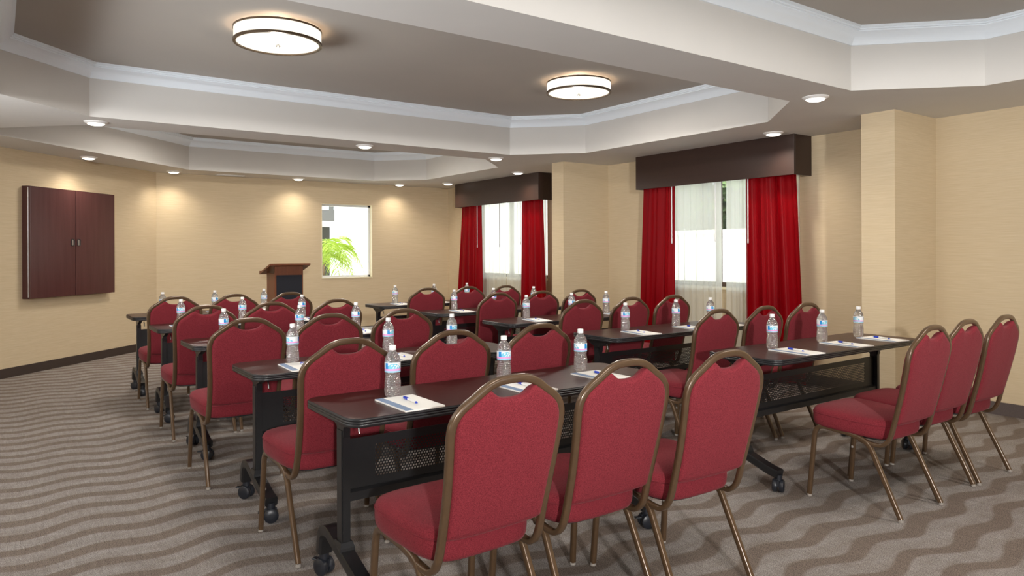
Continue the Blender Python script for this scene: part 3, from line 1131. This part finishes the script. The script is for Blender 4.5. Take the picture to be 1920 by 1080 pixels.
# ------------------------------------------------------------------ lectern
r = thing('lectern', 'wooden lectern with dark cloth front panel beside the back window', 'lectern', (3.085, 9.30, 0))
hw, dp = .185, .34
obj('base', bbox_mesh('base', (-hw - .05, -.04, 0), (hw + .05, dp + .08, .07), 'oak', .008, 2), r)
obj('side_panel', bbox_mesh('side_panel', (-hw, .02, .07), (-hw + .02, dp, 1.03), 'oak', .002), r)
obj('side_panel', bbox_mesh('side_panel', (hw - .02, .02, .07), (hw, dp, 1.03), 'oak', .002), r)
fp = obj('front_panel', bbox_mesh('front_panel', (-hw, 0, .07), (hw, .02, 1.125), 'oak', .003), r)
obj('cloth_panel', bbox_mesh('cloth_panel', (-hw + .02, -.006, .16), (hw - .016, .002, 1.005), 'navy_cloth', .002), fp)
obj('shelf', bbox_mesh('shelf', (-hw + .02, .02, .70), (hw - .02, dp, .72), 'oak', .002), r)
mb = MB()
mb.rings([[(x, y, z) for y, z in ((-.055, 1.133), (dp + .04, 1.012), (dp + .04, 1.034), (-.055, 1.155))] for x in (-.265, .265)])
tp = obj('reading_board', mb.mesh('reading_board', 'oak'), r)
mb = MB()
mb.rings([[(x, y, z) for y, z in ((dp + .04, 1.012), (dp + .056, 1.010), (dp + .056, 1.056), (dp + .04, 1.054))] for x in (-.265, .265)])
obj('book_stop', mb.mesh('book_stop', 'oak'), tp)

# ------------------------------------------------------------------ wall cabinet on the diagonal wall
# local x along the wall (towards the back wall), local y out of the room; local origin on the wall at its lower centre
kx = .665
ang = radians(45)
r = thing('wall_cabinet', 'dark mahogany wall cabinet with two closed doors', 'cabinet', (kx, kx + (YB - DX), .81), ang)
CW, CH = 1.275, 1.215
hw = CW / 2
obj('body', bbox_mesh('body', (-hw, -.075, 0), (hw, 0, CH), 'mahogany', .002), r)
hm = MB().sweep([(0, 0, 0), (0, 0, CH - .03)], circ(8, .0045), up=(1, 0, 0)).mesh('piano_hinge', 'nickel', True, 50)
for sx in (-1, 1):
    a0, a1 = (-hw, -.003) if sx < 0 else (.003, hw)
    d_ = obj('door', bbox_mesh('door', (a0, -.102, .002), (a1, -.079, CH - .002), 'mahogany', .002), r)
    pth = fillet([(-.021, 0, 0), (.021, 0, 0), (.021, 0, .075), (-.021, 0, .075), (-.021, 0, 0)], .012, 3)
    hd = MB().sweep(pth[:-1], circ(8, .0045), up=(0, 1, 0), closed=True).mesh('handle', 'black_steel', True, 50)
    o_ = obj('handle', hd, d_, (sx * .045, -.108, .575))
    pl = MB().rings([[(x, y, z) for x, z in ((-.017, .006), (.017, .006), (.017, .069), (-.017, .069))] for y in (.004, .006)]).mesh('handle_plate', 'nickel')
    obj('handle_plate', pl, d_, (sx * .045, -.108, .575))
    obj('piano_hinge', hm, r, (sx * (hw + .001), -.077, .015))

# ------------------------------------------------------------------ outdoors
mb = MB().box((-25, -25, -.30), (45, 50, -.06))
g_ = struct('ground', mb, 'pavement', 'pale pavement outside the windows')
# white building right of the palm, seen through the back window
t_ = thing('stucco_building', 'sunlit white stucco building outside the back window', 'building', (5.90, 14.5, -.06))
obj('wall', MB().box((0, 0, 0), (7, .3, 5.5)).mesh('wall', 'stucco'), t_)
t_ = thing('balcony', 'grey balcony front far outside the back window', 'balcony', (6.5, 18.0, 0))
obj('parapet', MB().box((-4, 0, 2.11), (1.4, .15, 2.40)).mesh('parapet', 'balcony_grey'), t_)
obj('slab', MB().box((-4, -.02, 2.03), (1.4, 2.2, 2.11)).mesh('slab', 'balcony_slab'), t_)
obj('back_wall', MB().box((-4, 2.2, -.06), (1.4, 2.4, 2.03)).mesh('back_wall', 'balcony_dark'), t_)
obj('post', MB().box((.56, .02, 2.40), (.66, .12, 3.6)).mesh('post', 'balcony_grey'), t_)

# areca palm
rnd = random.Random(4)
pr_ = thing('palm', 'bright green feathery palm outside the back window', 'palm', (4.80, 12.9, -.06))
for k in range(4):
    bx, by = rnd.uniform(-.1, .1), rnd.uniform(-.1, .1)
    obj('stem', MB().sweep([(bx, by, 0), (bx * 1.8, by * 1.8, .7), (bx * 2.2, by * 2.2, 1.3)], circ(8, .03), up=(1, 0, 0)).mesh('stem', 'bark', True), pr_)
for k in range(18):
    az = 2 * pi * k / 18 + rnd.uniform(-.2, .2)
    L = rnd.uniform(.75, 1.05)
    up = rnd.uniform(.75, 1.35)
    pts = []
    for j in range(15):
        s = j / 14
        rad = L * (s * .75 + .15 * s * s)
        z = .95 + up * s * 1.15 - 1.15 * s * s * s * (1.25 - .2 * up)
        pts.append(Vector((rad * cos(az), rad * sin(az), z)))
    mb_ = MB()
    mb_.sweep(pts, circ(5, .006), up=(0, 0, 1))
    for j in range(3, 15):
        for sub in (0, .5):
            if j == 14 and sub:
                continue
            p = pts[j] if sub == 0 else (pts[j] + pts[j + 1]) * .5
            d_ = (pts[min(j + 1, 14)] - pts[j - 1]).normalized()
            sd = d_.cross(Vector((0, 0, 1))).normalized()
            ll = .34 * sin(pi * (j + sub - 1) / 14.5) + .06
            for sg in (-1, 1):
                q = p + (sd * sg * .72 + d_ * .6 - Vector((0, 0, .22 + rnd.uniform(0, .35)))) * ll
                mid = p + (q - p) * .45 + Vector((0, 0, .03))
                w_ = d_ * .012
                mb_.add([p - w_ * .5, mid - w_, q, mid + w_, p + w_ * .5], [(0, 1, 2, 3, 4)])
    obj('frond', mb_.mesh('frond', 'palm_leaf', False), pr_)

# garden wall and trees outside the right windows
t_ = thing('garden_wall', 'sunlit white garden wall outside the right windows', 'wall', (13.0, 8.0, -.06))
obj('wall', MB().box((0, -12, 0), (.25, 14, 1.75)).mesh('wall', 'stucco'), t_)
obj('coping', MB().box((-.04, -12, 1.75), (.29, 14, 1.83)).mesh('coping', 'stucco'), t_)
rnd = random.Random(9)
TREES = [(16.0, 5.2, 'leafy tree outside the nearer right window, closest to its right drape'), (15.5, 12.0, 'leafy tree seen through the left sheer of the nearer right window'),
         (15.8, 19.0, 'leafy tree outside the farther right window')]
for (x, y, lb) in TREES:
    t_ = thing('tree', lb, 'tree', (x, y, -.06), group='trees outside the right windows')
    obj('trunk', MB().sweep([(0, 0, 0), (.05, .04, 1.4), (-.03, .1, 2.6)], circ(10, .13), up=(1, 0, 0)).mesh('trunk', 'bark', True), t_)
    mb_ = MB()
    for k in range(3600):
        th = rnd.uniform(0, 2 * pi)
        ct = rnd.uniform(-1, 1)
        rr = rnd.uniform(.35, 1) ** .5
        c_ = Vector((1.7 * rr * sqrt(1 - ct * ct) * cos(th), 3.0 * rr * sqrt(1 - ct * ct) * sin(th), 3.3 + 1.75 * rr * ct))
        u_ = Vector((rnd.gauss(0, 1), rnd.gauss(0, 1), rnd.gauss(0, 1))).normalized()
        v_ = u_.orthogonal().normalized()
        mb_.add([c_ - u_ * .26, c_ + v_ * .13, c_ + u_ * .26, c_ - v_ * .13], [(0, 1, 2, 3)])
    cr = obj('foliage', mb_.mesh('foliage', 'tree_leaf'), t_)
    cr['kind'] = 'stuff'
